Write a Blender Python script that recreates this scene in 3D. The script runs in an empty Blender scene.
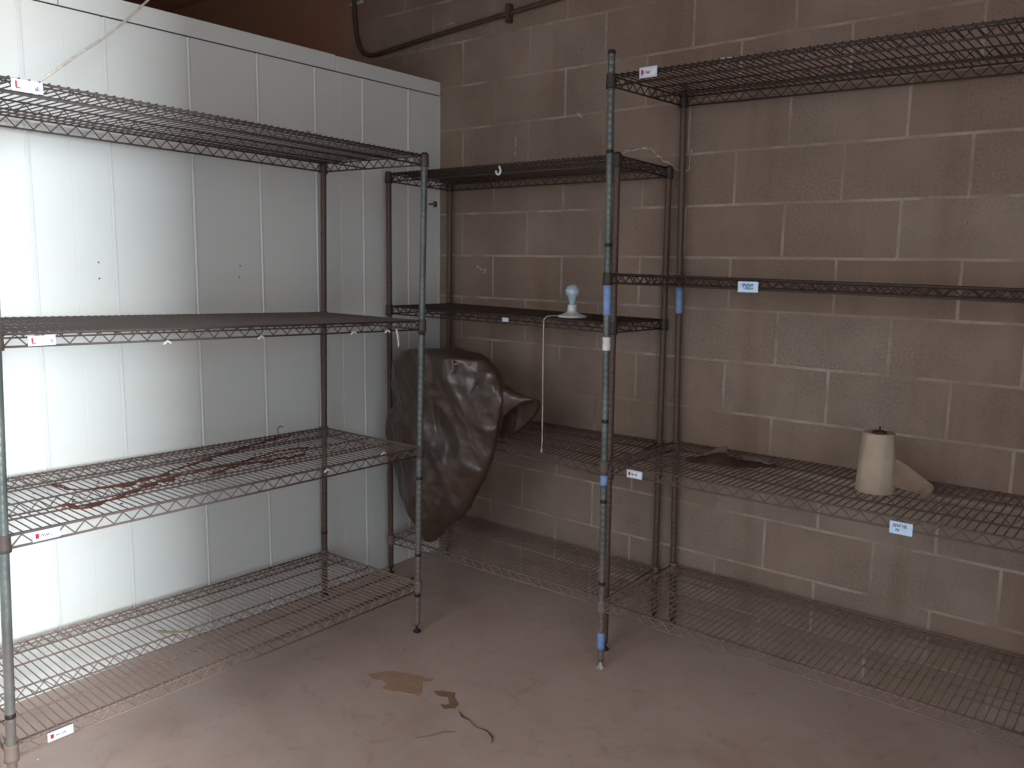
import bpy, bmesh, math, random
from mathutils import Vector, Matrix, noise
random.seed(7)
SC = bpy.context.scene
COL = SC.collection
V = Vector

# ------------------------------------------------------------------ helpers
def link(name, bm, mats, parent=None, smooth=False, origin=None):
    """bm holds world coordinates; shifted to the thing's base."""
    me = bpy.data.meshes.new(name)
    root = parent
    while root is not None and root.parent is not None:
        root = root.parent
    off = V(root.location) if root is not None else (V(origin) if origin is not None else V((0, 0, 0)))
    bmesh.ops.translate(bm, verts=bm.verts, vec=-off)
    bmesh.ops.recalc_face_normals(bm, faces=bm.faces)
    bm.to_mesh(me); bm.free()
    if not isinstance(mats, (list, tuple)): mats = [mats]
    for m in mats: me.materials.append(m)
    if smooth:
        for p in me.polygons: p.use_smooth = True
    o = bpy.data.objects.new(name, me)
    COL.objects.link(o)
    if parent is not None: o.parent = parent
    elif origin is not None: o.location = off
    return o

def thing(name, label, cat, loc, group=None):
    o = bpy.data.objects.new(name, None); COL.objects.link(o)
    o.empty_display_size = .1
    o.location = loc; o['label'] = label; o['category'] = cat
    if group: o['group'] = group
    return o

def tag(o, label, cat, group=None, kind=None):
    o['label'] = label; o['category'] = cat
    if group: o['group'] = group
    if kind: o['kind'] = kind
    return o

def struct(name, bm, mats, smooth=False):
    o = link(name, bm, mats, None, smooth); o['kind'] = 'structure'; return o

def frame(d):
    d = d.normalized()
    a = V((0, 0, 1)) if abs(d.z) < .9 else V((1, 0, 0))
    u = d.cross(a).normalized(); return u, d.cross(u).normalized()

def tube(bm, pts, r, n=6, cap=True, mi=0):
    pts = [V(p) for p in pts]
    rs = r if isinstance(r, (list, tuple)) else [r] * len(pts)
    rings = []; u = w = None
    for i, p in enumerate(pts):
        d = (pts[min(i + 1, len(pts) - 1)] - pts[max(i - 1, 0)])
        if u is None: u, w = frame(d)
        else:
            dn = d.normalized(); u = (u - dn * u.dot(dn)).normalized(); w = dn.cross(u)
        rings.append([bm.verts.new(p + (u * math.cos(a) + w * math.sin(a)) * rs[i]) for a in [2 * math.pi * k / n for k in range(n)]])
    for a, b in zip(rings, rings[1:]):
        for k in range(n):
            f = bm.faces.new((a[k], a[(k + 1) % n], b[(k + 1) % n], b[k])); f.smooth = n > 5; f.material_index = mi
    if cap:
        for rg in (rings[0], rings[-1]):
            f = bm.faces.new(rg); f.material_index = mi

def lathe(bm, prof, base, axis=None, n=14, mi=0, cap=True):
    """prof: (r, h); base + axis*h"""
    base = V(base); axis = V(axis).normalized() if axis is not None else V((0, 0, 1))
    u, w = frame(axis); rings = []
    for r, h in prof:
        rings.append([bm.verts.new(base + axis * h + (u * math.cos(a) + w * math.sin(a)) * max(r, 1e-4)) for a in [2 * math.pi * k / n for k in range(n)]])
    for a, b in zip(rings, rings[1:]):
        for k in range(n):
            f = bm.faces.new((a[k], a[(k + 1) % n], b[(k + 1) % n], b[k])); f.smooth = True; f.material_index = mi
    if cap:
        for rg in (rings[0], rings[-1]):
            f = bm.faces.new(rg); f.material_index = mi

def box(bm, lo, hi, mi=0, bev=0):
    lo = V(lo); hi = V(hi)
    vs = [bm.verts.new((x, y, z)) for z in (lo.z, hi.z) for y in (lo.y, hi.y) for x in (lo.x, hi.x)]
    fs = []
    for q in ((0, 1, 3, 2), (4, 6, 7, 5), (0, 4, 5, 1), (2, 3, 7, 6), (0, 2, 6, 4), (1, 5, 7, 3)):
        f = bm.faces.new([vs[k] for k in q]); f.material_index = mi; fs.append(f)
    if bev:
        bmesh.ops.bevel(bm, geom=list({e for f in fs for e in f.edges}), offset=bev, segments=2, affect='EDGES', profile=.6)
    return fs

def obox(bm, c, ex, ey, ez, mi=0):
    """oriented box: centre, three half-extent vectors"""
    c, ex, ey, ez = V(c), V(ex), V(ey), V(ez)
    vs = [bm.verts.new(c + ex * a + ey * b + ez * d) for d in (-1, 1) for b in (-1, 1) for a in (-1, 1)]
    for q in ((0, 1, 3, 2), (4, 6, 7, 5), (0, 4, 5, 1), (2, 3, 7, 6), (0, 2, 6, 4), (1, 5, 7, 3)):
        f = bm.faces.new([vs[k] for k in q]); f.material_index = mi

def lin(c):
    return tuple(((x / 255) / 12.92 if x / 255 <= .04045 else ((x / 255 + .055) / 1.055) ** 2.4) for x in c) + (1,)

# ------------------------------------------------------------------ materials
def newmat(name):
    m = bpy.data.materials.new(name); m.use_nodes = True
    nt = m.node_tree; b = nt.nodes['Principled BSDF']; return m, nt, b
def N(nt, t, **kw):
    n = nt.nodes.new(t)
    for k, v in kw.items(): setattr(n, k, v)
    return n
def noise_fac(nt, scale, detail=4, rough=.55, lo=.35, hi=.65, vec=None, dist=0):
    if vec is None:
        tc = N(nt, 'ShaderNodeTexCoord'); vec = tc.outputs['Object']
    n = N(nt, 'ShaderNodeTexNoise'); n.inputs['Scale'].default_value = scale
    n.inputs['Detail'].default_value = detail; n.inputs['Roughness'].default_value = rough
    n.inputs['Distortion'].default_value = dist
    nt.links.new(vec, n.inputs['Vector'])
    r = N(nt, 'ShaderNodeMapRange'); r.inputs['From Min'].default_value = lo; r.inputs['From Max'].default_value = hi
    nt.links.new(n.outputs['Fac'], r.inputs['Value']); return r.outputs[0]
def mix(nt, fac, a, b):
    m = N(nt, 'ShaderNodeMix', data_type='RGBA')
    for s, v in ((m.inputs[0], fac), (m.inputs[6], a), (m.inputs[7], b)):
        if hasattr(v, 'links') or isinstance(v, bpy.types.NodeSocket): nt.links.new(v, s)
        else: s.default_value = v
    return m.outputs[2]
def mul(nt, a, b, op='MULTIPLY'):
    m = N(nt, 'ShaderNodeMath', operation=op); m.use_clamp = True
    for s, v in ((m.inputs[0], a), (m.inputs[1], b)):
        if isinstance(v, bpy.types.NodeSocket): nt.links.new(v, s)
        else: s.default_value = v
    return m.outputs[0]
def bump(nt, b, h, strength=.3, dist=.01):
    n = N(nt, 'ShaderNodeBump'); n.inputs['Strength'].default_value = strength; n.inputs['Distance'].default_value = dist
    nt.links.new(h, n.inputs['Height']); nt.links.new(n.outputs[0], b.inputs['Normal'])
def simple(name, c1, c2=None, rough=.6, metal=0, scale=20, bmp=0, lo=.35, hi=.65, spec=.5):
    m, nt, b = newmat(name)
    b.inputs['Roughness'].default_value = rough; b.inputs['Metallic'].default_value = metal
    b.inputs['Specular IOR Level'].default_value = spec
    f = noise_fac(nt, scale, lo=lo, hi=hi)
    nt.links.new(mix(nt, f, c1, c2 or c1), b.inputs['Base Color'])
    if bmp: bump(nt, b, noise_fac(nt, scale * 3, lo=0, hi=1), bmp, .004)
    return m

X0, Z0, BW, BH = 1.5801, 1.5542, .4064, .2032

def block_mat():
    m, nt, b = newmat('painted_block'); L = nt.links.new
    b.inputs['Roughness'].default_value = .85; b.inputs['Specular IOR Level'].default_value = .2
    tc = N(nt, 'ShaderNodeTexCoord'); sp = N(nt, 'ShaderNodeSeparateXYZ'); L(tc.outputs['Object'], sp.inputs[0])
    wob = noise_fac(nt, 6, 2, lo=0, hi=1)
    ax = N(nt, 'ShaderNodeMath', operation='ADD'); L(sp.outputs[0], ax.inputs[0]); ax.inputs[1].default_value = -X0 + 20 * BW
    az = N(nt, 'ShaderNodeMath', operation='ADD'); L(sp.outputs[2], az.inputs[0]); az.inputs[1].default_value = -Z0 + 20 * BH - .003
    w2 = N(nt, 'ShaderNodeMath', operation='MULTIPLY_ADD'); L(wob, w2.inputs[0]); w2.inputs[1].default_value = .007; L(az.outputs[0], w2.inputs[2])
    w1 = N(nt, 'ShaderNodeMath', operation='MULTIPLY_ADD'); L(wob, w1.inputs[0]); w1.inputs[1].default_value = .005; L(ax.outputs[0], w1.inputs[2])
    cb = N(nt, 'ShaderNodeCombineXYZ'); L(w1.outputs[0], cb.inputs[0]); L(w2.outputs[0], cb.inputs[1])
    br = N(nt, 'ShaderNodeTexBrick'); L(cb.outputs[0], br.inputs['Vector'])
    br.inputs['Scale'].default_value = 1; br.inputs['Mortar Size'].default_value = .0062; br.inputs['Mortar Smooth'].default_value = .35
    br.inputs['Brick Width'].default_value = BW; br.inputs['Row Height'].default_value = BH; br.offset = .5; br.offset_frequency = 2
    br.inputs['Color1'].default_value = (0, 0, 0, 1); br.inputs['Color2'].default_value = (1, 1, 1, 1); br.inputs['Mortar'].default_value = (.5, .5, .5, 1)
    v = tc.outputs['Object']
    # face colour
    f1 = noise_fac(nt, 2.2, 3, lo=.35, hi=.65, vec=v)
    c = mix(nt, f1, lin((132, 117, 107)), lin((147, 132, 122)))
    c = mix(nt, mul(nt, br.outputs['Color'], .5), c, lin((126, 104, 88)))
    fine = mul(nt, noise_fac(nt, 120, 4, .75, .35, .65, vec=v), noise_fac(nt, 3, 3, .6, .3, .6, vec=v))
    c = mix(nt, mul(nt, fine, .6), c, lin((92, 79, 70)))
    pits = noise_fac(nt, 60, 3, .6, .69, .73, vec=v)
    c = mix(nt, mul(nt, pits, .8), c, lin((60, 50, 45)))
    speck = noise_fac(nt, 75, 4, .7, .70, .74, vec=v)
    c = mix(nt, mul(nt, speck, .35), c, lin((205, 198, 190)))
    # vertical brown water runs
    mp = N(nt, 'ShaderNodeMapping'); mp.inputs['Scale'].default_value = (5, 1, .5); L(v, mp.inputs[0])
    runs = noise_fac(nt, 1.0, 3, .6, .56, .72, vec=mp.outputs[0])
    c = mix(nt, mul(nt, runs, .4), c, lin((105, 82, 66)))
    bs = N(nt, 'ShaderNodeMapRange'); L(sp.outputs[0], bs.inputs['Value']); bs.inputs['From Min'].default_value = -.35; bs.inputs['From Max'].default_value = -.85
    c = mix(nt, mul(nt, mul(nt, bs.outputs[0], .85), noise_fac(nt, 3, 3, .6, .15, .5, vec=v)), c, lin((150, 106, 80)))
    # mortar: pale in places, brownish in others
    mk = noise_fac(nt, 1.7, 4, .7, .36, .56, vec=v)
    mc = mix(nt, mk, lin((112, 96, 86)), lin((186, 177, 166)))
    mstr = noise_fac(nt, 6, 4, .7, .30, .60, vec=v)
    mfac = mul(nt, mul(nt, br.outputs['Fac'], mstr), .52); mfac = mul(nt, mfac, mul(nt, bs.outputs[0], .85), 'SUBTRACT')
    c = mix(nt, mfac, c, mc)
    L(c, b.inputs['Base Color'])
    hgt = N(nt, 'ShaderNodeMath', operation='MULTIPLY_ADD'); L(br.outputs['Fac'], hgt.inputs[0]); hgt.inputs[1].default_value = -.5
    L(noise_fac(nt, 120, 5, .7, 0, 1, vec=v), hgt.inputs[2])
    bump(nt, b, hgt.outputs[0], .35, .004)
    return m

def panel_mat():
    m, nt, b = newmat('white_enamel_panel'); L = nt.links.new
    b.inputs['Roughness'].default_value = .42; b.inputs['Specular IOR Level'].default_value = .35
    tc = N(nt, 'ShaderNodeTexCoord'); v = tc.outputs['Object']
    c = mix(nt, noise_fac(nt, 1.3, 3, vec=v), lin((200, 206, 206)), lin((207, 212, 211)))
    mp = N(nt, 'ShaderNodeMapping'); mp.inputs['Scale'].default_value = (1, 1.5, 3); L(v, mp.inputs[0])
    c = mix(nt, mul(nt, noise_fac(nt, 1.2, 4, .6, .5, .75, vec=mp.outputs[0]), .35), c, lin((203, 197, 184)))
    c = mix(nt, mul(nt, noise_fac(nt, 40, 4, .7, .72, .76, vec=v), .3), c, lin((150, 140, 128)))
    L(c, b.inputs['Base Color'])
    mp2 = N(nt, 'ShaderNodeMapping'); mp2.inputs['Scale'].default_value = (1, 3, 90); L(v, mp2.inputs[0])
    bump(nt, b, noise_fac(nt, 1, 2, vec=mp2.outputs[0], lo=0, hi=1), .05, .002)
    return m

def floor_mat():
    m, nt, b = newmat('dusty_concrete'); L = nt.links.new
    b.inputs['Roughness'].default_value = .62; b.inputs['Specular IOR Level'].default_value = .3
    tc = N(nt, 'ShaderNodeTexCoord'); v = tc.outputs['Object']
    c = mix(nt, noise_fac(nt, 1.6, 4, .6, .35, .65, vec=v, dist=.6), lin((172, 152, 143)), lin((188, 170, 162)))
    c = mix(nt, mul(nt, noise_fac(nt, 5, 5, .65, .45, .7, vec=v, dist=.4), .4), c, lin((186, 176, 171)))
    c = mix(nt, mul(nt, noise_fac(nt, 9, 5, .7, .55, .72, vec=v, dist=1), .35), c, lin((130, 114, 105)))
    c = mix(nt, mul(nt, noise_fac(nt, 70, 4, .7, .68, .74, vec=v), .5), c, lin((100, 84, 74)))
    c = mix(nt, mul(nt, noise_fac(nt, 55, 4, .7, .70, .75, vec=v), .5), c, lin((205, 196, 188)))
    # faint scuff lines
    mp = N(nt, 'ShaderNodeMapping'); mp.inputs['Rotation'].default_value = (0, 0, .7); mp.inputs['Scale'].default_value = (2, 22, 1); L(v, mp.inputs[0])
    c = mix(nt, mul(nt, noise_fac(nt, 1, 3, .6, .66, .72, vec=mp.outputs[0]), .22), c, lin((186, 174, 166)))
    L(c, b.inputs['Base Color'])
    bump(nt, b, noise_fac(nt, 30, 5, .7, 0, 1, vec=v), .12, .004)
    return m

def wire_mat(name, metal_c, dust_c, dust, rough=.5):
    """coated steel; dust lies on faces that look up and in random patches"""
    m, nt, b = newmat(name); L = nt.links.new
    b.inputs['Specular IOR Level'].default_value = .45
    g = N(nt, 'ShaderNodeNewGeometry'); s = N(nt, 'ShaderNodeSeparateXYZ'); L(g.outputs['Normal'], s.inputs[0])
    up = N(nt, 'ShaderNodeMapRange'); L(s.outputs[2], up.inputs['Value']); up.inputs['From Min'].default_value = -.1; up.inputs['From Max'].default_value = .6
    n = noise_fac(nt, 9, 4, .6, .3, .55)
    f = mul(nt, mul(nt, up.outputs[0], n), dust)
    f = mul(nt, f, dust * .35, 'ADD')
    L(mix(nt, f, metal_c, dust_c), b.inputs['Base Color'])
    r = N(nt, 'ShaderNodeMapRange'); L(f, r.inputs['Value']); r.inputs['To Min'].default_value = rough; r.inputs['To Max'].default_value = .9
    L(r.outputs[0], b.inputs['Roughness'])
    return m

def post_mat():
    m, nt, b = newmat('coated_steel_post'); L = nt.links.new
    b.inputs['Metallic'].default_value = .15; b.inputs['Roughness'].default_value = .36
    tc = N(nt, 'ShaderNodeTexCoord'); mp = N(nt, 'ShaderNodeMapping'); mp.inputs['Scale'].default_value = (1, 1, .25); L(tc.outputs['Object'], mp.inputs[0])
    c = mix(nt, noise_fac(nt, 24, 4, .6, .4, .62, vec=mp.outputs[0]), lin((78, 86, 85)), lin((98, 106, 105)))
    c = mix(nt, mul(nt, noise_fac(nt, 11, 5, .7, .60, .68), .8), c, lin((104, 76, 56)))
    c = mix(nt, mul(nt, noise_fac(nt, 60, 3, .6, .7, .74), .7), c, lin((170, 172, 170)))
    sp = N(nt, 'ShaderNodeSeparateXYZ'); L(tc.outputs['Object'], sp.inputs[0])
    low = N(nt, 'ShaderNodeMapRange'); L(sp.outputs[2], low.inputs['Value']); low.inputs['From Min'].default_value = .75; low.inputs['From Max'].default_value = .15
    c = mix(nt, mul(nt, mul(nt, low.outputs[0], noise_fac(nt, 7, 4, .6, .25, .55)), .6), c, lin((124, 106, 97)))   # brownish haze over the lower posts, painted in as a dusty tone
    L(c, b.inputs['Base Color']); return m

M = dict(
    block=block_mat(), panel=panel_mat(), floor=floor_mat(), post=post_mat(),
    post_brown=wire_mat('grimy_bronze_post', lin((70, 58, 50)), lin((112, 84, 66)), .5, .4),
    wire_a=wire_mat('dark_wire', lin((64, 60, 59)), lin((100, 82, 73)), .5),
    wire_k=wire_mat('near_black_wire', lin((45, 38, 34)), lin((76, 62, 54)), .5),
    wire_b=wire_mat('dusty_wire', lin((78, 74, 74)), lin((112, 92, 82)), .65),
    wire_c=wire_mat('dusty_hazed_wire', lin((100, 86, 79)), lin((136, 118, 109)), .85),  # bottom shelves: dust, with the low haze painted into the colour
    ceil=simple('brown_stained_plywood', lin((208, 152, 118)), lin((160, 112, 84)), .8, scale=2.5, bmp=.1),
    dark=simple('drab_wall', lin((176, 172, 166)), lin((160, 156, 150)), .85, scale=2),
    ring=simple('black_band', lin((26, 24, 23)), rough=.6),
    tape=simple('blue_masking_tape', lin((112, 140, 190)), lin((124, 150, 198)), .65, scale=40, bmp=.15),
    white=simple('white_plastic', lin((226, 230, 234)), lin((205, 208, 212)), .45, scale=30),
    paper=simple('white_paper', lin((225, 226, 228)), lin((205, 206, 210)), .8, scale=30),
    label=simple('label_face', lin((196, 206, 230)), lin((188, 198, 222)), .35, scale=40),
    bluelabel=simple('pale_blue_label', lin((196, 222, 246)), lin((180, 208, 236)), .45, scale=40),
    red=simple('label_red', lin((190, 36, 44)), lin((160, 36, 44)), .4, scale=50),
    ink=simple('label_ink', lin((70, 80, 100)), rough=.5),
    foot=simple('pale_foot', lin((196, 194, 188)), lin((120, 116, 108)), .5, scale=60),
    porcelain=simple('porcelain', lin((196, 204, 206)), lin((178, 186, 188)), .22, scale=12),
    cord=simple('pale_cord', lin((196, 190, 180)), lin((170, 164, 154)), .7, scale=60),
    kraft=simple('kraft_towel', lin((168, 154, 136)), lin((154, 140, 122)), .85, scale=14, bmp=.15),
    sheet=simple('thin_brown_sheet', lin((142, 122, 104)), lin((128, 108, 90)), .85, scale=14),
    core=simple('dark_rusty_metal', lin((44, 32, 26)), lin((70, 46, 34)), .6, scale=60),
    mud=simple('dried_rust_mud', lin((98, 56, 38)), lin((70, 38, 26)), .85, scale=60, bmp=.6),
    leather=simple('dark_brown_scrap', lin((74, 54, 42)), lin((58, 40, 32)), .7, scale=25, bmp=.4),
    greyscrap=simple('grey_scrap', lin((128, 116, 110)), lin((108, 96, 90)), .8, scale=25, bmp=.3),
    stain=simple('dry_tan_stain', lin((168, 140, 118)), lin((156, 130, 110)), .75, scale=18, bmp=.1),
    stain2=simple('brown_stain', lin((140, 114, 92)), lin((124, 100, 82)), .7, scale=30, bmp=.1),
    rust=simple('rusty_conduit', lin((84, 62, 50)), lin((64, 48, 40)), .6, scale=30, bmp=.2),
    gap=simple('dark_gap', lin((38, 30, 26)), rough=.9),
)

def bag_mat():
    m, nt, b = newmat('brown_plastic_film'); L = nt.links.new
    b.inputs['Roughness'].default_value = .33; b.inputs['Specular IOR Level'].default_value = .5
    L(mix(nt, noise_fac(nt, 5, 3), lin((68, 53, 45)), lin((55, 43, 37))), b.inputs['Base Color'])
    tc = N(nt, 'ShaderNodeTexCoord'); v = tc.outputs['Object']
    mp = N(nt, 'ShaderNodeMapping'); mp.inputs['Scale'].default_value = (1.4, 1, .8); mp.inputs['Rotation'].default_value = (0, .5, 0); L(v, mp.inputs[0])
    n1 = N(nt, 'ShaderNodeTexNoise'); n1.noise_type = 'RIDGED_MULTIFRACTAL'; n1.inputs['Scale'].default_value = 7; n1.inputs['Detail'].default_value = 4; n1.inputs['Distortion'].default_value = 1.6
    L(mp.outputs[0], n1.inputs['Vector'])
    bump(nt, b, n1.outputs['Fac'], .7, .014)
    return m
def bulb_mat():
    m, nt, b = newmat('frosted_bulb_glass')
    b.inputs['Base Color'].default_value = lin((190, 214, 224)); b.inputs['Roughness'].default_value = .18
    b.inputs['Transmission Weight'].default_value = .35; b.inputs['Coat Weight'].default_value = .6; b.inputs['Coat Roughness'].default_value = .04
    nt.links.new(mix(nt, noise_fac(nt, 20), lin((176, 204, 216)), lin((190, 214, 224))), b.inputs['Base Color'])
    return m
M['bag'] = bag_mat(); M['bulb'] = bulb_mat()

# ------------------------------------------------------------------ the room
XR, YF, ZC = 4.15, -4.9, 3.15
WT = .12
# floor
bm = bmesh.new(); box(bm, (-2.8, YF - WT, -.1), (XR + WT, WT, 0)); struct('floor', bm, M['floor'])
bm = bmesh.new(); box(bm, (-2.8, YF - WT, ZC), (XR + WT, WT, ZC + .1)); struct('ceiling', bm, M['ceil'])
bm = bmesh.new(); box(bm, (-2.8, 0, 0), (XR + WT, WT, ZC)); struct('wall_back', bm, M['block'])
FX0, FX1, FZ = .9, 3.7, 2.6   # unseen opening behind the camera, added to bring in fill light
bm = bmesh.new(); box(bm, (-2.8, YF - WT, 0), (FX0, YF, ZC)); box(bm, (FX1, YF - WT, 0), (XR + WT, YF, ZC)); box(bm, (FX0, YF - WT, FZ), (FX1, YF, ZC)); struct('wall_front', bm, M['dark'])
# right wall with the open doorway that lights the room
D0, D1, DZ = -4.35, -2.62, 2.6
bm = bmesh.new()
box(bm, (XR, YF, 0), (XR + WT, D0, ZC)); box(bm, (XR, D1, 0), (XR + WT, 0, ZC)); box(bm, (XR, D0, DZ), (XR + WT, D1, ZC))
struct('wall_right', bm, M['dark'])
bm = bmesh.new(); box(bm, (-2.9, YF - WT, 0), (-2.8, WT, ZC)); struct('wall_far', bm, M['dark'])

# white cold-room wall of interlocking vertical panels (plane x = 0)
seams = [-4.6, -4.3, -4.0, -3.7, -3.4, -3.1, -2.8, -2.51, -2.215, -1.925, -1.658, -1.347, -1.052, -.770, -.505, -.221]
minor = [-2.08, -1.789, -.633]
PH, HZ = 2.331, 2.398
bm = bmesh.new()
prof = [(YF + .002, 0.0)]
for s in sorted(seams + minor):
    if s in minor: g = [(s - .0015, 0), (s, -.0012), (s + .0015, 0)]
    else: g = [(s - .0075, 0), (s - .0052, -.0045), (s - .001, -.0055), (s + .0035, .0022), (s + .0075, .0018), (s + .0095, 0)]
    prof += [(y, x) for y, x in g]
prof += [(-.012, 0)]
va = [bm.verts.new((x, y, 0)) for y, x in prof]; vb = [bm.verts.new((x, y, PH)) for y, x in prof]
for i in range(len(prof) - 1): bm.faces.new((va[i], va[i + 1], vb[i + 1], vb[i]))
bk = [bm.verts.new(p) for p in ((-.1, YF + .002, 0), (-.1, -.012, 0), (-.1, -.012, PH), (-.1, YF + .002, PH))]
bm.faces.new((va[-1], bk[1], bk[2], vb[-1])); bm.faces.new(bk); bm.faces.new((va[0], vb[0], bk[3], bk[0]))
bm.faces.new([*vb, bk[2], bk[3]]); bm.faces.new([*va[::-1], bk[0], bk[1]])
# screw heads
for (yy, zz) in ((-1.717, 1.500), (-1.717, 1.444), (-1.155, 1.492), (-1.16, 1.447)):
    lathe(bm, [(.003, 0), (.003, .0015), (.001, .002)], (0, yy, zz), (1, 0, 0), 8, 1)
struct('wall_left', bm, [M['panel'], M['core']])
# header strip in lengths above the panels, a dark gap under it
bm = bmesh.new(); box(bm, (-.1, -.655, PH + .004), (.006, -.004, HZ), bev=.002); struct('trim_1', bm, M['panel'])
bm = bmesh.new(); box(bm, (-.1, -1.80, PH + .004), (.006, -.658, HZ + .003), bev=.002); struct('trim_2', bm, M['panel'])
bm = bmesh.new(); box(bm, (-.1, YF + .004, PH + .004), (.006, -1.803, HZ + .006), bev=.002); struct('trim_3', bm, M['panel'])
bm = bmesh.new(); box(bm, (-.096, YF + .004, PH + .0002), (.0012, -.02, PH + .0038)); struct('trim_4', bm, M['gap'])
bm = bmesh.new(); box(bm, (-.1, -.010, 0), (.003, -.001, PH)); struct('trim_5', bm, M['panel'])

# ------------------------------------------------------------------ shelving
def lerp(a, b, t): return a + (b - a) * t

def make_post(root, base, top, H, mat, rings=(), tapes=(), foot_mat=None, gr=.0124):
    base = V((base[0], base[1], 0)); top2 = V((top[0], top[1], 2.0)); ax = (top2 - base).normalized()
    bm = bmesh.new(); prof = [(.0122, .03)]
    z = .045
    while z < H - .03:
        prof += [(.0127, z), (.0127, z + .0222), (gr, z + .0230), (gr, z + .0246)]; z += .0254
    prof += [(.0127, z), (.0127, H - .004), (.010, H)]
    lathe(bm, prof, base, ax, 14)
    for rz in rings: lathe(bm, [(.0125, rz - .007), (.0135, rz - .005), (.0135, rz + .005), (.0125, rz + .007)], base, ax, 14, 1)
    p = link('post', bm, [mat, M['ring']], root)
    bm = bmesh.new(); lathe(bm, [(.0070, 0), (.0155, .001), (.0165, .006), (.009, .012), (.006, .014), (.006, .03), (.0118, .0305), (.0118, .036)], base, ax, 12)
    link('foot', bm, foot_mat or M['ring'], p)
    bm = bmesh.new(); lathe(bm, [(.0132, H - .010), (.0136, H), (.010, H + .004), (.001, H + .0045)], base, ax, 14)
    link('end_cap', bm, M['ring'], p)
    for (a, b_, m) in tapes:
        bm = bmesh.new(); n = 5
        pr = [(.0128, a)] + [(.0139 + random.uniform(0, .0006), lerp(a, b_, k / n)) for k in range(n + 1)] + [(.0128, b_)]
        lathe(bm, pr, base, ax, 16)
        t = link('tape', bm, m, p); t['label'] = 'blue tape wrapped round the post' if m is M['tape'] else 'worn white paper sticker'
    return p

def postxy(P, z):
    (bx, by), (tx, ty) = P; t = z / 2.0
    return V((lerp(bx, tx, t), lerp(by, ty, t), z))

def make_shelf(root, P, zs, mat, cmat, mid=True, tr=.034, spacing=.0236, inner=True):
    """P: posts [front_start, front_end, rear_start, rear_end]; zs: top height at those"""
    c = [postxy(P[i], zs[i]) for i in range(4)]
    def at(s, t, dz=0):   # s along length, t from front to rear
        return c[0].lerp(c[1], s).lerp(c[2].lerp(c[3], s), t) + V((0, 0, dz))
    Ln = (c[1] - c[0]).length; Dp = (c[2] - c[0]).length
    e = .0127 / Ln; f = .0127 / Dp
    bm = bmesh.new()
    def truss(a, b, n, r=.0035, rz=.0026, zt=0):
        tube(bm, [a + V((0, 0, zt)), b + V((0, 0, zt))], r); tube(bm, [a + V((0, 0, zt - tr)), b + V((0, 0, zt - tr))], r)
        pts = []
        for k in range(n + 1):
            p = a.lerp(b, (k + .15) / (n + .3)); pts.append(p + V((0, 0, zt - (0.003 if k % 2 else tr - .003))))
        tube(bm, pts, rz, 5)
    nz = int(round(Ln / .0275)); nd = int(round(Dp / .0275))
    truss(at(e, 0), at(1 - e, 0), nz); truss(at(e, 1), at(1 - e, 1), nz)
    truss(at(0, f), at(0, 1 - f), nd); truss(at(1, f), at(1, 1 - f), nd)
    if mid: truss(at(.004, .5), at(.996, .5), nz, .0030, .0024, -.003)
    for t in (.25, .75): tube(bm, [at(.002, t, -.004), at(.998, t, -.004)], .0031)
    if inner:
        for t in (.035, .965): tube(bm, [at(e, t, -.004), at(1 - e, t, -.004)], .0024)
    n = int(Ln / spacing)
    for k in range(1, n):
        s = k / n
        a, b = (-.012 / Dp, 1 + .004 / Dp)
        tube(bm, [at(s, a, .0030), at(s, b, .0030)], .0021, 5)
    sh = link('shelf', bm, mat, root)
    for i in range(4):
        b0, t0 = postxy(P[i], 0), postxy(P[i], 2); ax = (t0 - b0).normalized()
        bm = bmesh.new(); z = zs[i]
        lathe(bm, [(.0130, z - tr - .008), (.0185, z - tr - .007), (.0182, z - tr + .004), (.0168, z - .004), (.0176, z + .002), (.0176, z + .005), (.0130, z + .006)], b0, ax, 14)
        link('corner_collar', bm, cmat, sh)
    sh['_c'] = 0; del sh['_c']
    return sh, at

def marks(bm, o, ux, uz, w, h, rows, mi, seed):
    """small unreadable handwriting-like strokes on a label: o origin, ux/uz unit axes"""
    rnd = random.Random(seed); nrm = ux.cross(uz).normalized()
    for r in rows:
        x = r[0] * w; zc = r[2] * h
        while x < r[1] * w:
            if rnd.random() < .85:
                hh = rnd.uniform(.35, .6) * r[3] * h
                obox(bm, o + ux * x + uz * (zc + rnd.uniform(-.05, .05) * h), ux * .0006, nrm * .0004, (uz + ux * rnd.uniform(-.5, .5)) * hh)
                if rnd.random() < .6: obox(bm, o + ux * (x + .0011) + uz * (zc + rnd.choice((-1, 0, 1)) * hh * .6), ux * .0013, nrm * .0004, uz * .0005)
                for f in bm.faces[-12:] if False else []: pass
            x += .0027

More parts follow.
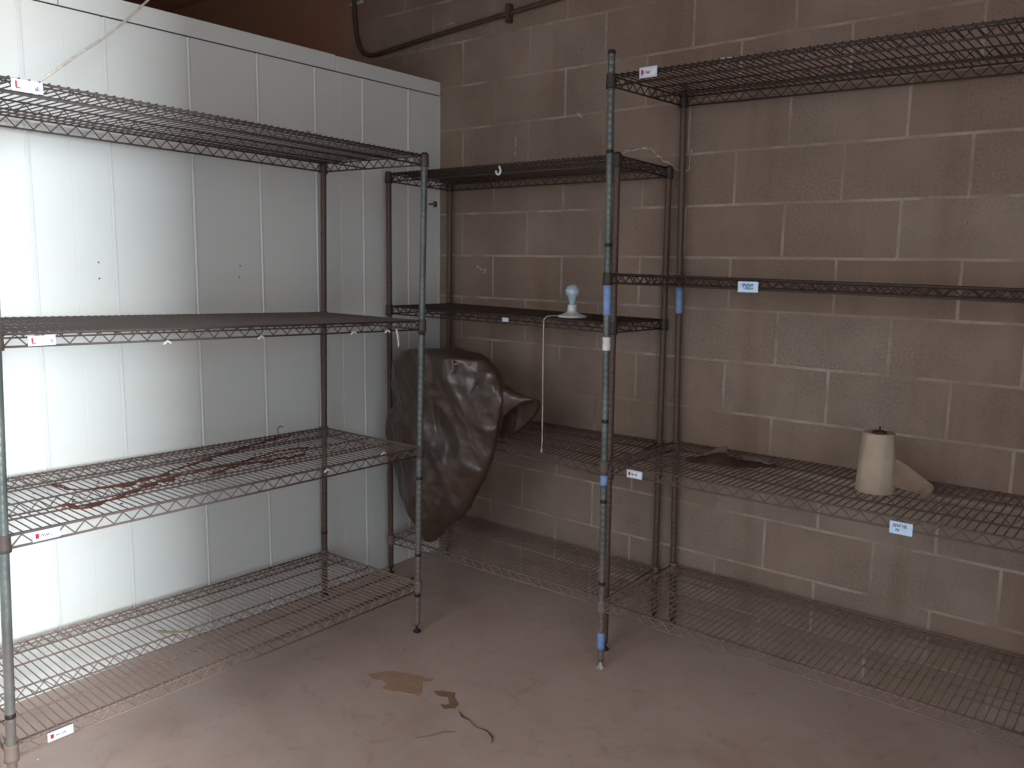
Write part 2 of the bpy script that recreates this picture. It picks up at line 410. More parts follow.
def shelf_label(sh, centre, ux, nrm, w, h, kind, seed, lab):
    ux = V(ux).normalized(); nrm = V(nrm).normalized(); uz = V((0, 0, 1)); c = V(centre)
    bm = bmesh.new()
    obox(bm, c, ux * w / 2, nrm * .0012, uz * h / 2, 0)
    n0 = len(bm.faces); o = c - ux * w / 2 - uz * h / 2 + nrm * .0016
    if kind == 'logo':
        # white insert, red shield, ink words
        obox(bm, c + ux * w * .08 + nrm * .0013, ux * w * .34, nrm * .0003, uz * h * .30, 3)
        obox(bm, o + ux * w * .17 + uz * h * .55, ux * w * .065, nrm * .0005, uz * h * .20, 1)
        obox(bm, o + ux * w * .17 + uz * h * .33, ux * w * .045, nrm * .0005, uz * h * .06, 1)
        k = len(bm.faces)
        marks(bm, o + nrm * .0004, ux, uz, w, h, [(.32, .70, .5, .30)], 2, seed)
    elif kind == 'corner':
        obox(bm, c + ux * w * .02 + nrm * .0013, ux * w * .28, nrm * .0003, uz * h * .34, 3)
        obox(bm, o + ux * w * .15 + uz * h * .58, ux * w * .028, nrm * .0005, uz * h * .26, 1)
        obox(bm, o + ux * w * .21 + uz * h * .28, ux * w * .075, nrm * .0005, uz * h * .05, 1)
        k = len(bm.faces)
        marks(bm, o + nrm * .0004, ux, uz, w, h, [(.74, .86, .40, .40)], 2, seed)
    else:
        k = len(bm.faces)
        marks(bm, o, ux, uz, w, h, [(.22, .76, .66, .26), (.30, .80, .34, .24)] if kind == 'two' else [(.16, .74, .70, .28), (.24, .44, .36, .24)], 2, seed)
    bm.faces.ensure_lookup_table()
    for f in bm.faces[k:]: f.material_index = 2
    l = link('label_holder', bm, [M['label'] if kind in ('logo', 'corner') else M['bluelabel'], M['red'], M['ink'], M['paper']], sh)
    l['label'] = lab
    return l

GRP = 'wire shelving units round the storeroom'
# --- unit along the white wall
u1 = thing('shelving_unit', 'grimy wire shelving unit along the white panel wall, with rust-coloured debris on its third shelf', 'shelving unit', (.35, -1.54, 0), GRP)
P1 = [((.644, -2.322), (.644, -2.255)), ((.644, -.796), (.644, -.750)), ((.055, -2.322), (.055, -2.255)), ((.055, -.806), (.055, -.770))]
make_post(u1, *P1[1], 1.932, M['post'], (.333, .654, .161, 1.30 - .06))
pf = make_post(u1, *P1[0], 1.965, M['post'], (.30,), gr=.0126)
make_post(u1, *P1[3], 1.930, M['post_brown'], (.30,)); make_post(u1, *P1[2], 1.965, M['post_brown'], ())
s11, a11 = make_shelf(u1, P1, (1.957, 1.923, 1.957, 1.928), M['wire_a'], M['wire_a'])
s12, a12 = make_shelf(u1, P1, (1.322, 1.288, 1.326, 1.292), M['wire_a'], M['wire_a'])
s13, a13 = make_shelf(u1, P1, (.793, .780, .803, .780), M['wire_b'], M['wire_a'])
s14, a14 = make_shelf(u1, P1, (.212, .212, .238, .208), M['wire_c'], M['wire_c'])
bm = bmesh.new(); lathe(bm, [(.004, 0), (.004, .018), (.011, .019), (.012, .028), (.008, .033)], (.650, -.735, 1.742), (.8, .6, 0), 10)
link('knob', bm, M['core'], u1)
YD = (0, 1, 0); XP = (1, 0, 0)
shelf_label(s11, a11(.060, 0, -.013) + V((.006, 0, 0)), YD, XP, .074, .030, 'corner', 1, 'pale label with red mark on the shelf edge')
shelf_label(s12, a12(.070, 0, -.020) + V((.006, 0, 0)), YD, XP, .068, .026, 'corner', 2, 'pale label with red mark on the shelf edge')
shelf_label(s13, a13(.067, 0, -.016) + V((.006, 0, 0)), YD, XP, .070, .028, 'logo', 3, 'pale label with red badge on the shelf edge')
shelf_label(s14, a14(.078, 0, -.010) + V((.015, 0, 0)), YD, XP, .068, .026, 'logo', 4, 'white label with red badge on the shelf edge')
def clip(sh, p, s=(.006, .012, .005)):
    bm = bmesh.new(); p = V(p)
    pts = [p + V((0, -s[1], -s[2])), p + V((.004, -s[1] * .5, s[2] * .3)), p + V((0, 0, s[2])), p + V((.004, s[1] * .6, 0)), p + V((0, s[1], -s[2]))]
    tube(bm, pts, .0032, 6); link('clip', bm, M['white'], sh)
clip(s12, (.651, -1.827, 1.272)); clip(s12, (.651, -1.507, 1.268)); clip(s12, (.651, -1.12, 1.262)); clip(s12, (.649, -.955, 1.258))
clip(s13, (.651, -1.25, .775)); clip(s13, (.640, -.97, .787))

# --- corner unit
u2 = thing('shelving_unit', 'dark low wire shelving unit in the corner holding the bulb lamp, behind the dark bag', 'shelving unit', (.70, -.23, 0), GRP)
P2 = [((.080, -.42), (.080, -.42)), ((1.322, -.42), (1.306, -.42)), ((.100, -.04), (.108, -.04)), ((1.328, -.04), (1.312, -.04))]
for i, h in enumerate((1.922, 1.924, 1.908, 1.912)): make_post(u2, *P2[i], h, M['post_brown'], ())
s21, a21 = make_shelf(u2, P2, (1.915, 1.916, 1.903, 1.905), M['wire_k'], M['wire_k'])
s22, a22 = make_shelf(u2, P2, (1.311, 1.300, 1.313, 1.297), M['wire_k'], M['wire_k'])
s23, a23 = make_shelf(u2, P2, (.785, .742, .778, .787), M['wire_a'], M['wire_a'])
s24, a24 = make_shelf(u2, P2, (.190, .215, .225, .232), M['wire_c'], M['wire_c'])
bm = bmesh.new(); obox(bm, a22(.585 - .0, 0, -.018) + V((-.01, -.006, 0)), (.016, 0, 0), (0, .001, 0), (0, 0, .008), 0); l = link('label_holder', bm, M['label'], s22)
# --- unit along the block wall
u3 = thing('shelving_unit', 'tall wire shelving unit along the block wall with blue tape on its posts', 'shelving unit', (2.13, -.3, 0), GRP)
P3 = [((1.392, -.558), (1.360, -.558)), ((2.895, -.558), (2.895, -.558)), ((1.414, -.035), (1.366, -.035)), ((2.895, -.035), (2.895, -.035))]
T = M['tape']
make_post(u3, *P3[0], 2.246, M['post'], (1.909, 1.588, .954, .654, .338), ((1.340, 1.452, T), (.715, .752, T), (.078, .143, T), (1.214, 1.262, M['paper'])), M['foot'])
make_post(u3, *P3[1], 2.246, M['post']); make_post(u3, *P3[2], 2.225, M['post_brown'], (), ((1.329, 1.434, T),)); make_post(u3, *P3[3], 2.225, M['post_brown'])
s31, a31 = make_shelf(u3, P3, (2.164, 2.150, 2.176, 2.150), M['wire_k'], M['wire_k'])
s32, a32 = make_shelf(u3, P3, (1.486, 1.468, 1.476, 1.458), M['wire_k'], M['wire_k'], tr=.031)
s33, a33 = make_shelf(u3, P3, (.800, .808, .797, .803), M['wire_b'], M['wire_b'])
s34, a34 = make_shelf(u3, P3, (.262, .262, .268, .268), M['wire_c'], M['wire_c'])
NY = (0, -1, 0)
shelf_label(s31, a31(.100, 0, -.008) + V((0, -.015, 0)), XP, NY, .066, .034, 'logo', 5, 'white label with dark red badge on the shelf edge')
shelf_label(s32, V((1.900, -.573, 1.457)), XP, NY, .066, .033, 'two', 6, 'pale blue paper label with two lines of writing')
shelf_label(s33, V((1.517, -.573, .782)), XP, NY, .062, .028, 'logo', 7, 'dusty white label with dark badge on the shelf edge')
shelf_label(s33, V((2.404, -.573, .778)), XP, NY, .062, .036, 'one', 8, 'pale blue paper label with handwriting')

# ------------------------------------------------------------------ bulb in porcelain holder
lx, ly, lz = 1.077, -.355, 1.3080
lamp = thing('bulb_lamp', 'white porcelain lamp holder with a bare frosted bulb standing on the corner unit', 'lamp', (lx, ly, lz))
bm = bmesh.new()
lathe(bm, [(.050, 0), (.0575, .001), (.0590, .005), (.056, .009), (.040, .013), (.026, .020), (.0195, .026), (.0185, .030), (.0185, .050), (.0175, .052), (.014, .052), (.013, .050)], (lx, ly, lz), None, 28)
link('lamp_holder', bm, M['porcelain'], lamp)
bm = bmesh.new()
prof = [(.0120, .050), (.0122, .058), (.0140, .066)]
for k in range(0, 15):
    a = math.radians(-48 + k * 138 / 14); prof.append((.0285 * math.cos(a), .1040 + .0285 * math.sin(a)))
lathe(bm, prof, (lx, ly, lz), None, 24)
link('bulb', bm, M['bulb'], lamp, smooth=True)
bm = bmesh.new()
pts = [(lx - .052, ly - .012, lz + .006), (lx - .072, ly - .03, lz + .005), (1.008, -.430, 1.312), (1.004, -.444, 1.300), (1.004, -.446, 1.27), (1.006, -.447, 1.12), (1.010, -.449, .95), (1.012, -.450, .80), (1.010, -.450, .775)]
tube(bm, pts, .0020, 6); tube(bm, [(1.010, -.450, .777), (1.010, -.450, .762)], .0035, 8)
link('pull_cord', bm, M['cord'], lamp)

# ------------------------------------------------------------------ dark plastic bag
rows = [(1.140, .425, .560), (1.142, .370, .640), (1.128, .305, .790), (1.080, .262, .848), (1.030, .244, .872), (.970, .236, .880), (.915, .250, .870), (.865, .252, .858),
        (.800, .212, .845), (.740, .212, .832), (.680, .222, .805), (.610, .245, .765), (.540, .280, .725), (.490, .302, .700), (.430, .345, .650), (.385, .380, .595), (.340, .412, .545), (.300, .432, .495)]
bag = thing('plastic_bag', 'big dark brown wrinkled plastic bag hanging in the corner behind the post', 'bag', (.53, -.54, .29))
def crumple(bm, amp=1.0, lock=()):
    bm.normal_update()
    mv = []
    for v_ in bm.verts:
        p = v_.co
        def F(sc, st, sd):
            w = noise.noise_vector(p * 5 + V((sd, 0, 0))) * .12
            dd = noise.voronoi(V(((p.x + p.z * .35) * sc, p.y * sc, (p.z - p.x * .3) * sc * st + sd)) + w * sc * .3)[0]
            return dd[0], dd[1] - dd[0]
        f1, g1 = F(6.5, .55, 1); f2, g2 = F(14, .5, 7); f3, g3 = F(30, .6, 3)
        d_ = noise.noise(V((p.x * 4, p.y * 4, p.z * 3 + 2)))
        mv.append(v_.normal * (amp * (.040 * (f1 - .35) + .013 * (f2 - .35) + .005 * (f3 - .35) + .012 * d_) * (.2 + .8 * abs(v_.normal.y))))
    for v_, m_ in zip(bm.verts, mv): v_.co += m_
bm = bmesh.new(); NS = 170; rings = []; zz = []
for i in range(len(rows) - 1):
    for k in range(10):
        t = k / 10; zz.append(tuple(lerp(rows[i][j], rows[i + 1][j], t) for j in range(3)))
zz.append(rows[-1])
for i, (z, xl, xr) in enumerate(zz):
    ring = []; cx, rx = (xl + xr) / 2, (xr - xl) / 2
    ry = min(.088, rx * .6) * (1 if z > .6 else .6 + .4 * (z - .3) / .3)
    for k in range(NS):
        a = 2 * math.pi * k / NS; ca, sa = math.cos(a), math.sin(a)
        ring.append(bm.verts.new((cx + rx * ca, -.545 + ry * sa * (1 - .25 * ca * ca), z)))
    rings.append(ring)
for a, b in zip(rings, rings[1:]):
    for k in range(NS): bm.faces.new((a[k], a[(k + 1) % NS], b[(k + 1) % NS], b[k]))
for rg, dz in ((rings[0], .002), (rings[-1], -.02)):
    c = V((0, 0, 0))
    for v_ in rg: c += v_.co
    cv = bm.verts.new(c / NS + V((0, 0, dz)))
    for k in range(NS): bm.faces.new((rg[k], rg[(k + 1) % NS], cv))
bmesh.ops.recalc_face_normals(bm, faces=bm.faces); crumple(bm)
link('bag_body', bm, M['bag'], bag, smooth=True)
# open mouth sticking out towards the shelf of the corner unit
bm = bmesh.new(); NSM = 72; ringsm = []
C0, A0, B0 = V((.76, -.53, .955)), V((.06, 0, .112)), V((-.01, -.075, .03))
C1, A1, B1 = V((.900, -.480, .886)), V((.114, 0, .090)), V((-.001, -.0456, .039))
def mring(t, sc):
    c = C0.lerp(C1, t); A_ = A0.lerp(A1, t) * sc; B_ = B0.lerp(B1, t ** .8) * sc; sag = V((0, 0, -.02 * math.sin(math.pi * t)))
    return [bm.verts.new(c + sag + A_ * math.cos(a) + B_ * math.sin(a)) for a in [2 * math.pi * k / NSM for k in range(NSM)]]
for k in range(21): ringsm.append(mring(k / 20, 1))
for k in range(1, 13): ringsm.append(mring(1 - k / 16, .97 - .004 * k))
for a, b in zip(ringsm, ringsm[1:]):
    for k in range(NSM): bm.faces.new((a[k], a[(k + 1) % NSM], b[(k + 1) % NSM], b[k]))
bm.faces.new(ringsm[-1]); bm.faces.new(ringsm[0])
bmesh.ops.recalc_face_normals(bm, faces=bm.faces); crumple(bm, .35)
link('bag_mouth', bm, M['bag'], bag, smooth=True)
bm = bmesh.new()  # pale crease of torn film near the top
for (a, b_) in (((.690, -.640, 1.125), (.700, -.645, 1.085)), ((.694, -.645, 1.106), (.728, -.640, 1.118)), ((.698, -.645, 1.09), (.684, -.645, 1.07))):
    tube(bm, [a, b_], .004, 5)
l = link('torn_patch', bm, M['greyscrap'], bag); l['label'] = 'pale torn patch near the top'

# ------------------------------------------------------------------ paper towel roll
rx_, ry_, rz_ = 2.257, -.312, .8085
roll = thing('paper_towel_roll', 'brown paper towel roll on a spindle with a loose end, on the long shelf', 'paper towel roll', (rx_, ry_, rz_))
bm = bmesh.new(); NR = 40; prof = [(.0595, 0), (.0605, .004), (.0585, .05), (.0555, .10), (.052, .15), (.0485, .185), (.0475, .192), (.045, .193), (.020, .190)]
lathe(bm, prof, (rx_, ry_, rz_), None, NR)
for v_ in bm.verts:
    if .002 < v_.co.z - rz_ < .19:
        a = math.atan2(v_.co.y - ry_, v_.co.x - rx_); d = .0022 * noise.noise(V((math.cos(a) * 3, math.sin(a) * 3, v_.co.z * 10)))
        v_.co.x += math.cos(a) * d; v_.co.y += math.sin(a) * d
link('roll', bm, M['kraft'], roll)
bm = bmesh.new(); g = []
pts = [(0.045, -.015), (.075, .015), (.105, .045), (.140, .070), (.170, .060)]
for i, (dx, dy) in enumerate(pts):
    top = (.125, .105, .072, .040, .030)[i]; bot = (.03, .012, .004, .002, .001)[i]
    g.append([bm.verts.new((rx_ + dx + .006 * math.sin(j * 1.3 + i), ry_ + dy + .004 * math.sin(j * 2 + i), rz_ + lerp(bot, top, j / 4))) for j in range(5)])
g.append([bm.verts.new((rx_ + .150 - j * .008, ry_ - .01 + j * .008, rz_ + .001 + .004 * j)) for j in range(5)])
for a, b in zip(g, g[1:]):
    for j in range(4): bm.faces.new((a[j], a[j + 1], b[j + 1], b[j]))
l = link('loose_sheet', bm, M['sheet'], roll, smooth=True); md = l.modifiers.new('s', 'SOLIDIFY'); md.thickness = .0015; md = l.modifiers.new('d', 'SUBSURF'); md.levels = md.render_levels = 2
bm = bmesh.new(); lathe(bm, [(.021, .189), (.0215, .195), (.014, .199), (.0035, .199), (.0030, .212), (.001, .213)], (rx_, ry_, rz_), None, 20)
link('spindle', bm, M['core'], roll)

# ------------------------------------------------------------------ crumpled brown scrap on the long shelf
def sheet(outline_fn, nu, nv, name, mat, origin, label, cat, thick=.0012, parent=None):
    bm = bmesh.new(); g = [[bm.verts.new(outline_fn(i / nu, j / nv)) for j in range(nv + 1)] for i in range(nu + 1)]
    for i in range(nu):
        for j in range(nv): bm.faces.new((g[i][j], g[i + 1][j], g[i + 1][j + 1], g[i][j + 1]))
    o = link(name, bm, mat, parent, smooth=True, origin=origin if parent is None else None)
    md = o.modifiers.new('s', 'SOLIDIFY'); md.thickness = thick; md.offset = 1
    if label: tag(o, label, cat)
    return o
scrap = thing('crumpled_scrap', 'crumpled dark brown scrap lying on the long shelf left of the paper roll', 'scrap', (1.74, -.28, .8055))
A, B = V((1.600, -.345, .8065)), V((1.895, -.225, .8065))
def sc1(u, v):
    p = A.lerp(B, u); n = V((-.38, .92, 0))
    w = .030 + .058 * math.sin(math.pi * min(1, u * 1.15)) * (1 - .45 * u)
    wob = noise.noise(V((u * 5, v * 3, 1)))
    hump = math.exp(-((u - .38) / .17) ** 2) * .030 * math.sin(math.pi * v) + .014 * abs(noise.noise(V((u * 9, v * 5, 8))))
    return p + n * ((v - .5) * 2 * w + .014 * wob) + V((.010 * noise.noise(V((u * 6, v * 6, 4))), 0, hump + .0015))
sheet(sc1, 34, 12, 'brown_piece', M['leather'], None, None, None, .0015, scrap)
def sc2(u, v):
    p = V((1.640, -.285, .812)).lerp(V((1.715, -.245, .838)), u); return p + V((-.02, .045, .012)) * v + V((0, 0, .010 * noise.noise(V((u * 4, v * 4, 2)))))
sheet(sc2, 8, 6, 'grey_piece', M['greyscrap'], None, None, None, .0012, scrap)
def sc3(u, v):
    p = V((1.775, -.235, .822)).lerp(V((1.860, -.195, .812)), u); return p + V((-.02, .045, .006)) * v + V((0, 0, .008 * noise.noise(V((u * 4, v * 4, 6)))))
sheet(sc3, 8, 6, 'grey_piece', M['greyscrap'], None, None, None, .0012, scrap)

# ------------------------------------------------------------------ rust-coloured debris on the third shelf by the white wall
def debris(path, width, name, label, seed):
    rnd = random.Random(seed); bm = bmesh.new(); P = [V(p) for p in path]
    L = [0]
    for a, b in zip(P, P[1:]): L.append(L[-1] + (b - a).length)
    step = .006; s = 0
    def at_(s):
        for i in range(len(P) - 1):
            if s <= L[i + 1]: return P[i].lerp(P[i + 1], (s - L[i]) / (L[i + 1] - L[i])), (P[i + 1] - P[i]).normalized()
        return P[-1], (P[-1] - P[-2]).normalized()
    rings = []
    while s < L[-1]:
        p, d = at_(s); n = V((-d.y, d.x, 0)); q = abs(noise.noise(V((s * 13, seed, 0)))) * 1.6 + .25
        w = width * q * min(1, (s + .01) / .05, (L[-1] - s + .01) / .05); h = .0035 + .007 * abs(noise.noise(V((s * 30, seed, 5))))
        off = n * noise.noise(V((s * 18, seed, 9))) * width * .8
        rings.append([bm.verts.new(p + off + n * (-w + rnd.uniform(-.002, .002)) + V((0, 0, .0005))), bm.verts.new(p + off - n * w * .4 + V((0, 0, h))),
                      bm.verts.new(p + off + n * w * .4 + V((0, 0, h * rnd.uniform(.6, 1)))), bm.verts.new(p + off + n * (w + rnd.uniform(-.002, .002)) + V((0, 0, .0005)))])
        s += step
    for a, b in zip(rings, rings[1:]):
        for k in range(4): bm.faces.new((a[k], a[(k + 1) % 4], b[(k + 1) % 4], b[k]))
    bm.faces.new(rings[0]); bm.faces.new(rings[-1])
    o = link(name, bm, M['mud'], None, origin=path[0]); return tag(o, label, 'debris')
def zt(x, y):  # top of the third shelf wires
    s = (y + 2.32) / 1.52; t = (.644 - x) / .589
    return lerp(lerp(.793, .780, s), lerp(.803, .780, s), t) + .0052
def pth(l): return [(x, y, zt(x, y)) for x, y in l]
debris(pth([(.49, -2.10), (.552, -2.055), (.53, -1.97), (.49, -1.88), (.43, -1.75), (.40, -1.62), (.40, -1.50), (.43, -1.38), (.45, -1.27), (.44, -1.18)]), .030, 'dried_mud_strip', 'long rust-brown strip of dried mud along the front of the third shelf', 3)
debris(pth([(.23, -2.01), (.33, -2.0), (.385, -1.94), (.40, -1.85), (.37, -1.74), (.32, -1.62), (.27, -1.50), (.22, -1.38), (.17, -1.24), (.13, -1.10), (.10, -1.0)]), .021, 'dried_mud_strip', 'thin rust-brown strip of dried mud slanting towards the white wall', 8)
debris(pth([(.47, -1.60), (.43, -1.48), (.36, -1.36), (.33, -1.22), (.36, -1.10)]), .018, 'dried_mud_strip', 'short rust-brown mud strip towards the far end of the third shelf', 12)
bm = bmesh.new(); rnd = random.Random(5)
for k in range(420):
    y = rnd.uniform(-2.1, -1.0); x = lerp(.47, .33, (y + 2.1) / 1.1) + rnd.gauss(0, .07); x = min(.62, max(.08, x)); r = rnd.uniform(.0015, .0055)
    c = V((x, y, zt(x, y) + r * .4))
    vs = [bm.verts.new(c + V((rnd.uniform(-1, 1), rnd.uniform(-1, 1), rnd.uniform(-.4, .4))) * r * 1.5) for _ in range(4)]
    for f in ((0, 1, 2), (0, 3, 1), (1, 3, 2), (2, 3, 0)): bm.faces.new([vs[q] for q in f])
tag(link('mud_crumbs', bm, M['mud'], None), 'rust-brown crumbs scattered on the third shelf by the white wall', 'debris', kind='stuff')

# ------------------------------------------------------------------ small loose things
def curl(name, pts, r, mat, label, cat, n=6):
    bm = bmesh.new(); tube(bm, pts, r, n); return tag(link(name, bm, mat, None, origin=pts[0]), label, cat)
def flat(name, c, ux, uy, mat, label, cat, curlz=.01, th=.001, nu=8, nv=4, rag=0):
    c, ux, uy = V(c), V(ux), V(uy)
    def fn(u, v):
        rr = 1 + rag * noise.noise(V((u * 5 + c.x * 9, v * 5, c.y * 7)))
        return c + ux * (u - .5) * rr + uy * (v - .5) * rr + V((0, 0, curlz * (abs(u - .5) * 2) ** 2 + curlz * .3 * noise.noise(V((u * 4, v * 4, c.x * 5)))))
    return sheet(fn, nu, nv, name, mat, tuple(c), label, cat, th)
# things on the top shelf of the white-wall unit
flat('paper_scrap', (.60, -1.045, 1.9395), (.02, .085, 0), (.03, 0, 0), M['white'], 'curved white plastic scrap on the top shelf near its far end', 'scrap', -.008, .0015)
curl('twist_tie', [(.62, -1.30, 1.934), (.615, -1.275, 1.952), (.61, -1.25, 1.938), (.60, -1.23, 1.950), (.60, -1.21, 1.936)], .0012, M['core'], 'dark bent wire twist on the top shelf edge', 'wire')
curl('wire_hook', [(.05, -1.03, .790), (.048, -1.03, .812), (.048, -1.015, .820), (.048, -1.003, .812)], .0022, M['core'], 'small dark wire hook on the back edge of the third shelf', 'hook')
# strip hanging from the second shelf
def hs(u, v): return V((.655 + .003 * math.sin(u * 3), -.918 + .010 * v + .012 * u, 1.262 - .068 * u + .004 * v))
sheet(hs, 8, 2, 'hanging_tag', M['white'], (.655, -.915, 1.26), 'small white strip hanging from the second shelf near the corner', 'tag', .001)
# hook under the corner unit's top shelf
cc = V((.748, -.432, 1.890)); pts = [cc + V((.012 * math.cos(a), -.001, .014 * math.sin(a))) for a in [math.radians(x) for x in range(-190, 60, 25)]] + [cc + V((.004, -.001, .020))]
curl('plastic_hook', [tuple(p) for p in pts], .0042, M['white'], 'white plastic hook on the top shelf of the corner unit', 'hook', 8)
# papers on the block-wall unit's top shelf
def pap(u, v): return V((1.738, -.470, 2.169)) + V((.035, -.060, 0)) * (u - .5) * 2 + V((.040, .020, 0)) * (v - .5) + V((0, 0, .014 * math.sin(u * 3) * v + .002))
sheet(pap, 8, 5, 'folded_paper', M['paper'], (1.74, -.47, 2.169), 'folded white paper on the topmost shelf along the block wall', 'paper', .002)
# string from the ceiling to the shelf
tube_pts = [(.60, -2.119, 1.966), (.56, -2.045, 2.022), (.53, -1.991, 2.064), (.47, -1.883, 2.143), (.42, -1.79, 2.219), (.35, -1.677, 2.319), (.25, -1.552, 2.435), (.15, -1.41, 2.562), (0, -1.172, 2.775), (-.10, -1.02, 2.918), (-.25, -.80, 3.149)]
curl('cord', tube_pts, .0032, M['cord'], 'pale cord running from the ceiling down to the top shelf', 'cord')
# conduit on the block wall
cp = [(-.625, -.018, 3.148), (-.618, -.018, 2.918), (-.612, -.018, 2.80), (-.603, -.018, 2.72), (-.583, -.018, 2.655), (-.548, -.018, 2.612), (-.50, -.018, 2.594), (-.44, -.018, 2.590), (-.36, -.018, 2.596), (.0, -.018, 2.620), (.45, -.018, 2.645), (.723, -.018, 2.660), (1.3, -.018, 2.69), (3.0, -.018, 2.76)]
bm = bmesh.new(); tube(bm, cp, .0115, 8)
o = thing('conduit_pipe', 'thin rusty conduit bending along the top of the block wall', 'pipe', (-.6, -.018, 2.6))
link('pipe', bm, M['rust'], o)
bm = bmesh.new(); box(bm, (-.67, -.010, 2.868), (-.56, -.001, 2.886), bev=.001)
for x in (-.655, -.575): lathe(bm, [(.005, 0), (.004, .003)], (x, -.010, 2.877), (0, -1, 0), 8)
link('strap', bm, M['foot'], o)
bm = bmesh.new(); box(bm, (.44, -.034, 2.605), (.462, -.001, 2.685), bev=.002); link('strap', bm, M['rust'], o)
# thin trickle marks and chalky scratches on the block wall are real paint lines
def paintline(pts, w, label):
    bm = bmesh.new()
    for a, b in zip(pts, pts[1:]):
        a, b = V((a[0], -.0012, a[1])), V((b[0], -.0012, b[1])); d = (b - a); n = V((-d.z, 0, d.x)).normalized() * w * random.uniform(.5, 1.2)
        obox(bm, (a + b) / 2, d / 2, (0, .0008, 0), n)
    l = link('paint_mark', bm, M['foot'], bpy.data.objects['wall_back']); l['label'] = label; return l
random.seed(3)
def wander(p, q, n, amp):
    return [(lerp(p[0], q[0], i / n) + random.uniform(-amp, amp), lerp(p[1], q[1], i / n) + random.uniform(-amp, amp)) for i in range(n + 1)]
paintline(wander((1.03, 1.985), (1.16, 2.00), 6, .006) + wander((1.19, 2.00), (1.32, 1.905), 9, .006) + [(1.345, 1.895), (1.38, 1.897)], .0028, 'chalky white wandering line on the blocks behind the two posts')
paintline([(0.019, 2.658), (0.059, 2.665), (0.099, 2.663)], .0018, 'small chalky scratch high on the blocks')
paintline([(0.829, 2.177), (0.851, 2.154), (0.861, 2.149)], .002, 'short chalky scratch on the blocks')
paintline([(0.488, 2.099), (0.489, 2.058), (0.484, 2.009)], .0015, 'faint chalky trickle down the blocks')
paintline([(1.390, 1.980), (1.383, 1.946), (1.381, 1.899)], .0015, 'faint chalky trickle beside the rear post')
paintline([(0.255, 1.503), (0.287, 1.484), (0.313, 1.489), (0.301, 1.465)], .003, 'pale smudge of chalk on the blocks')

# floor stains
def stain(name, pts, mat, label, seed):
    P = [V((x, y, 0)) for x, y in pts]; c = sum(P, V()) / len(P); out = []
    for a, b in zip(P, P[1:] + P[:1]):
        n = 6
        for k in range(n):
            p = a.lerp(b, k / n); q_ = (p - c).normalized(); out.append(p + q_ * .006 * noise.noise(V((p.x * 60, p.y * 60, seed))))
    bm = bmesh.new(); top = [bm.verts.new(p + V((0, 0, .0012))) for p in out]; bot = [bm.verts.new(p) for p in out]; n = len(out)
    bm.faces.new(top)
    for k in range(n): bm.faces.new((bot[k], bot[(k + 1) % n], top[(k + 1) % n], top[k]))
    bmesh.ops.triangulate(bm, faces=[f for f in bm.faces if len(f.verts) > 4])
    return tag(link(name, bm, mat, None, origin=tuple(c)), label, 'stain')
stain('floor_stain', [(0.764, -1.167), (0.790, -1.115), (0.820, -1.086), (0.871, -1.062), (0.932, -1.043), (0.972, -1.031), (0.978, -1.050), (0.957, -1.075), (1.002, -1.120), (1.017, -1.153), (0.975, -1.162), (0.933, -1.184), (0.878, -1.207), (0.873, -1.172), (0.839, -1.160), (0.799, -1.179)], M['stain'], 'larger ragged tan stain on the floor', 1)
stain('floor_stain', [(1.035, -1.096), (1.051, -1.073), (1.097, -1.049), (1.112, -1.071), (1.159, -1.098), (1.170, -1.128), (1.143, -1.155), (1.112, -1.143), (1.136, -1.123), (1.101, -1.092), (1.065, -1.107)], M['stain2'], 'smaller hook-shaped brown stain on the floor beside the larger tan one', 2)
# thin scraps
curl('twig', [(1.195, -1.135, .003), (1.225, -1.155, .004), (1.26, -1.158, .006), (1.30, -1.170, .003), (1.345, -1.165, .004), (1.385, -1.185, .006), (1.40, -1.205, .003)], [.001, .0024, .0012, .0008, .0016, .0024, .001], M['core'], 'longer thin dark sliver on the floor', 'debris', 5)
curl('twig', [(1.195, -1.345, .003), (1.225, -1.300, .003), (1.245, -1.262, .006), (1.27, -1.235, .003)], [.0008, .0016, .0024, .001], M['greyscrap'], 'short bent pale sliver on the floor', 'debris', 5)
flat('paper_scrap', (.365, -1.695, .2315), (.085, .075, 0), (-.014, .016, 0), M['kraft'], 'small tan scrap on the lowest shelf by the white wall', 'scrap', .004, .0012, rag=.5)
flat('tile_chip', (.18, -.44, .001), (.09, .06, 0), (-.03, .05, 0), M['foot'], 'pale flat chip on the floor beside the corner unit post', 'debris', .0, .002, rag=.7)
bm = bmesh.new(); rnd = random.Random(11)
spots = [(rnd.uniform(.1, 3.6), rnd.uniform(-3.2, -.1)) for _ in range(70)] + [(rnd.uniform(.5, .8), rnd.uniform(-2.2, -.9)) for _ in range(14)] + [(rnd.uniform(.1, .9), rnd.uniform(-.45, -.1)) for _ in range(25)]
for x, y in spots:
    r = rnd.uniform(.002, .006); c = V((x, y, r * .35))
    vs = [bm.verts.new(c + V((rnd.uniform(-1, 1) * r, rnd.uniform(-1, 1) * r, (-.3, .5, .2, .4)[q] * r))) for q in range(4)]
    for f in ((0, 1, 2), (0, 3, 1), (1, 3, 2), (2, 3, 0)): bm.faces.new([vs[q] for q in f])
tag(link('floor_grit', bm, M['foot'], None), 'pale grit scattered over the dusty floor', 'grit', kind='stuff')

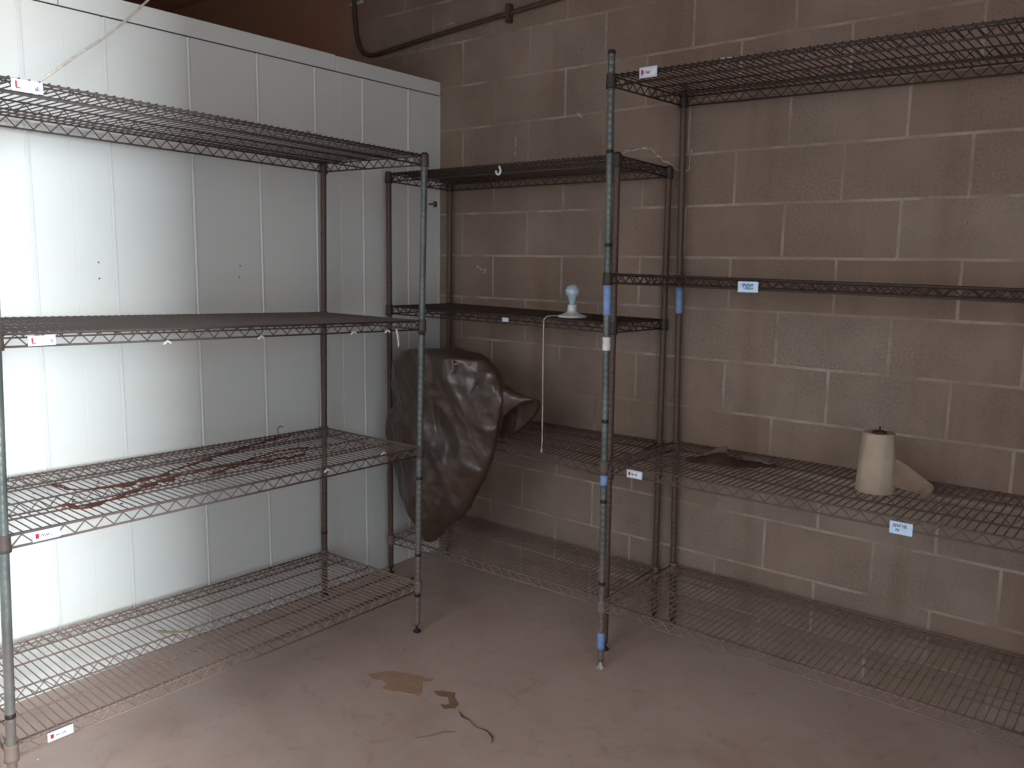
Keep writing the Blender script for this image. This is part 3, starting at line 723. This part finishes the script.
# ------------------------------------------------------------------ light
def area(name, loc, target, sx, sy, power, col, spread=180):
    l = bpy.data.lights.new(name, 'AREA'); l.shape = 'RECTANGLE'; l.size = sx; l.size_y = sy; l.energy = power; l.color = col; l.spread = math.radians(spread)
    o = bpy.data.objects.new(name, l); COL.objects.link(o); o.location = loc
    o.rotation_euler = (V(target) - V(loc)).to_track_quat('-Z', 'Y').to_euler(); return o
area('daylight_doorway', (XR + WT + .05, (D0 + D1) / 2, 1.2), (0, (D0 + D1) / 2, 1.2), D1 - D0, 2.1, 43, (.92, .97, .98))
area('added_front_fill', ((FX0 + FX1) / 2, YF - 1.6, 2.9), ((FX0 + FX1) / 2 - .4, -1.2, 0), FX1 - FX0, 2.4, 134, (.93, .97, .99))  # added fill lamp shining in through the unseen front opening
area('daylight_outside', (8.3, -3.60, 2.15), (0, -2.2, 1.0), .6, 2.3, 205, (.94, .98, .99), 90)
w = bpy.data.worlds.new('sky'); SC.world = w; w.use_nodes = True
bg = w.node_tree.nodes['Background']; bg.inputs[0].default_value = (.62, .78, 1, 1); bg.inputs[1].default_value = .6

# ------------------------------------------------------------------ camera
F = 824.3873
cam = bpy.data.cameras.new('camera'); co = bpy.data.objects.new('camera', cam); COL.objects.link(co)
cam.sensor_fit = 'HORIZONTAL'; cam.sensor_width = 36; cam.lens = F * 36 / 1024; cam.clip_start = .02
yw, pt, rl = -.6793, .1458, .0155
CAMX = None
def camrot(y, p, r):
    cy, sy, cp, sp = math.cos(y), math.sin(y), math.cos(p), math.sin(p)
    fwd = V((sy * cp, cy * cp, -sp)); right = V((cy, -sy, 0)); up = right.cross(fwd)
    R_ = right * math.cos(r) + up * math.sin(r); U_ = -right * math.sin(r) + up * math.cos(r)
    return Matrix((R_, U_, -fwd)).transposed()
co.matrix_world = Matrix.Translation((2.9692, -3.0736, 1.5204)) @ camrot(yw, pt, rl).to_4x4()
SC.camera = co
SC.view_settings.view_transform = 'Standard'; SC.view_settings.look = 'None'; SC.view_settings.gamma = 1; SC.view_settings.exposure = .16
SC.view_settings.use_curve_mapping = False
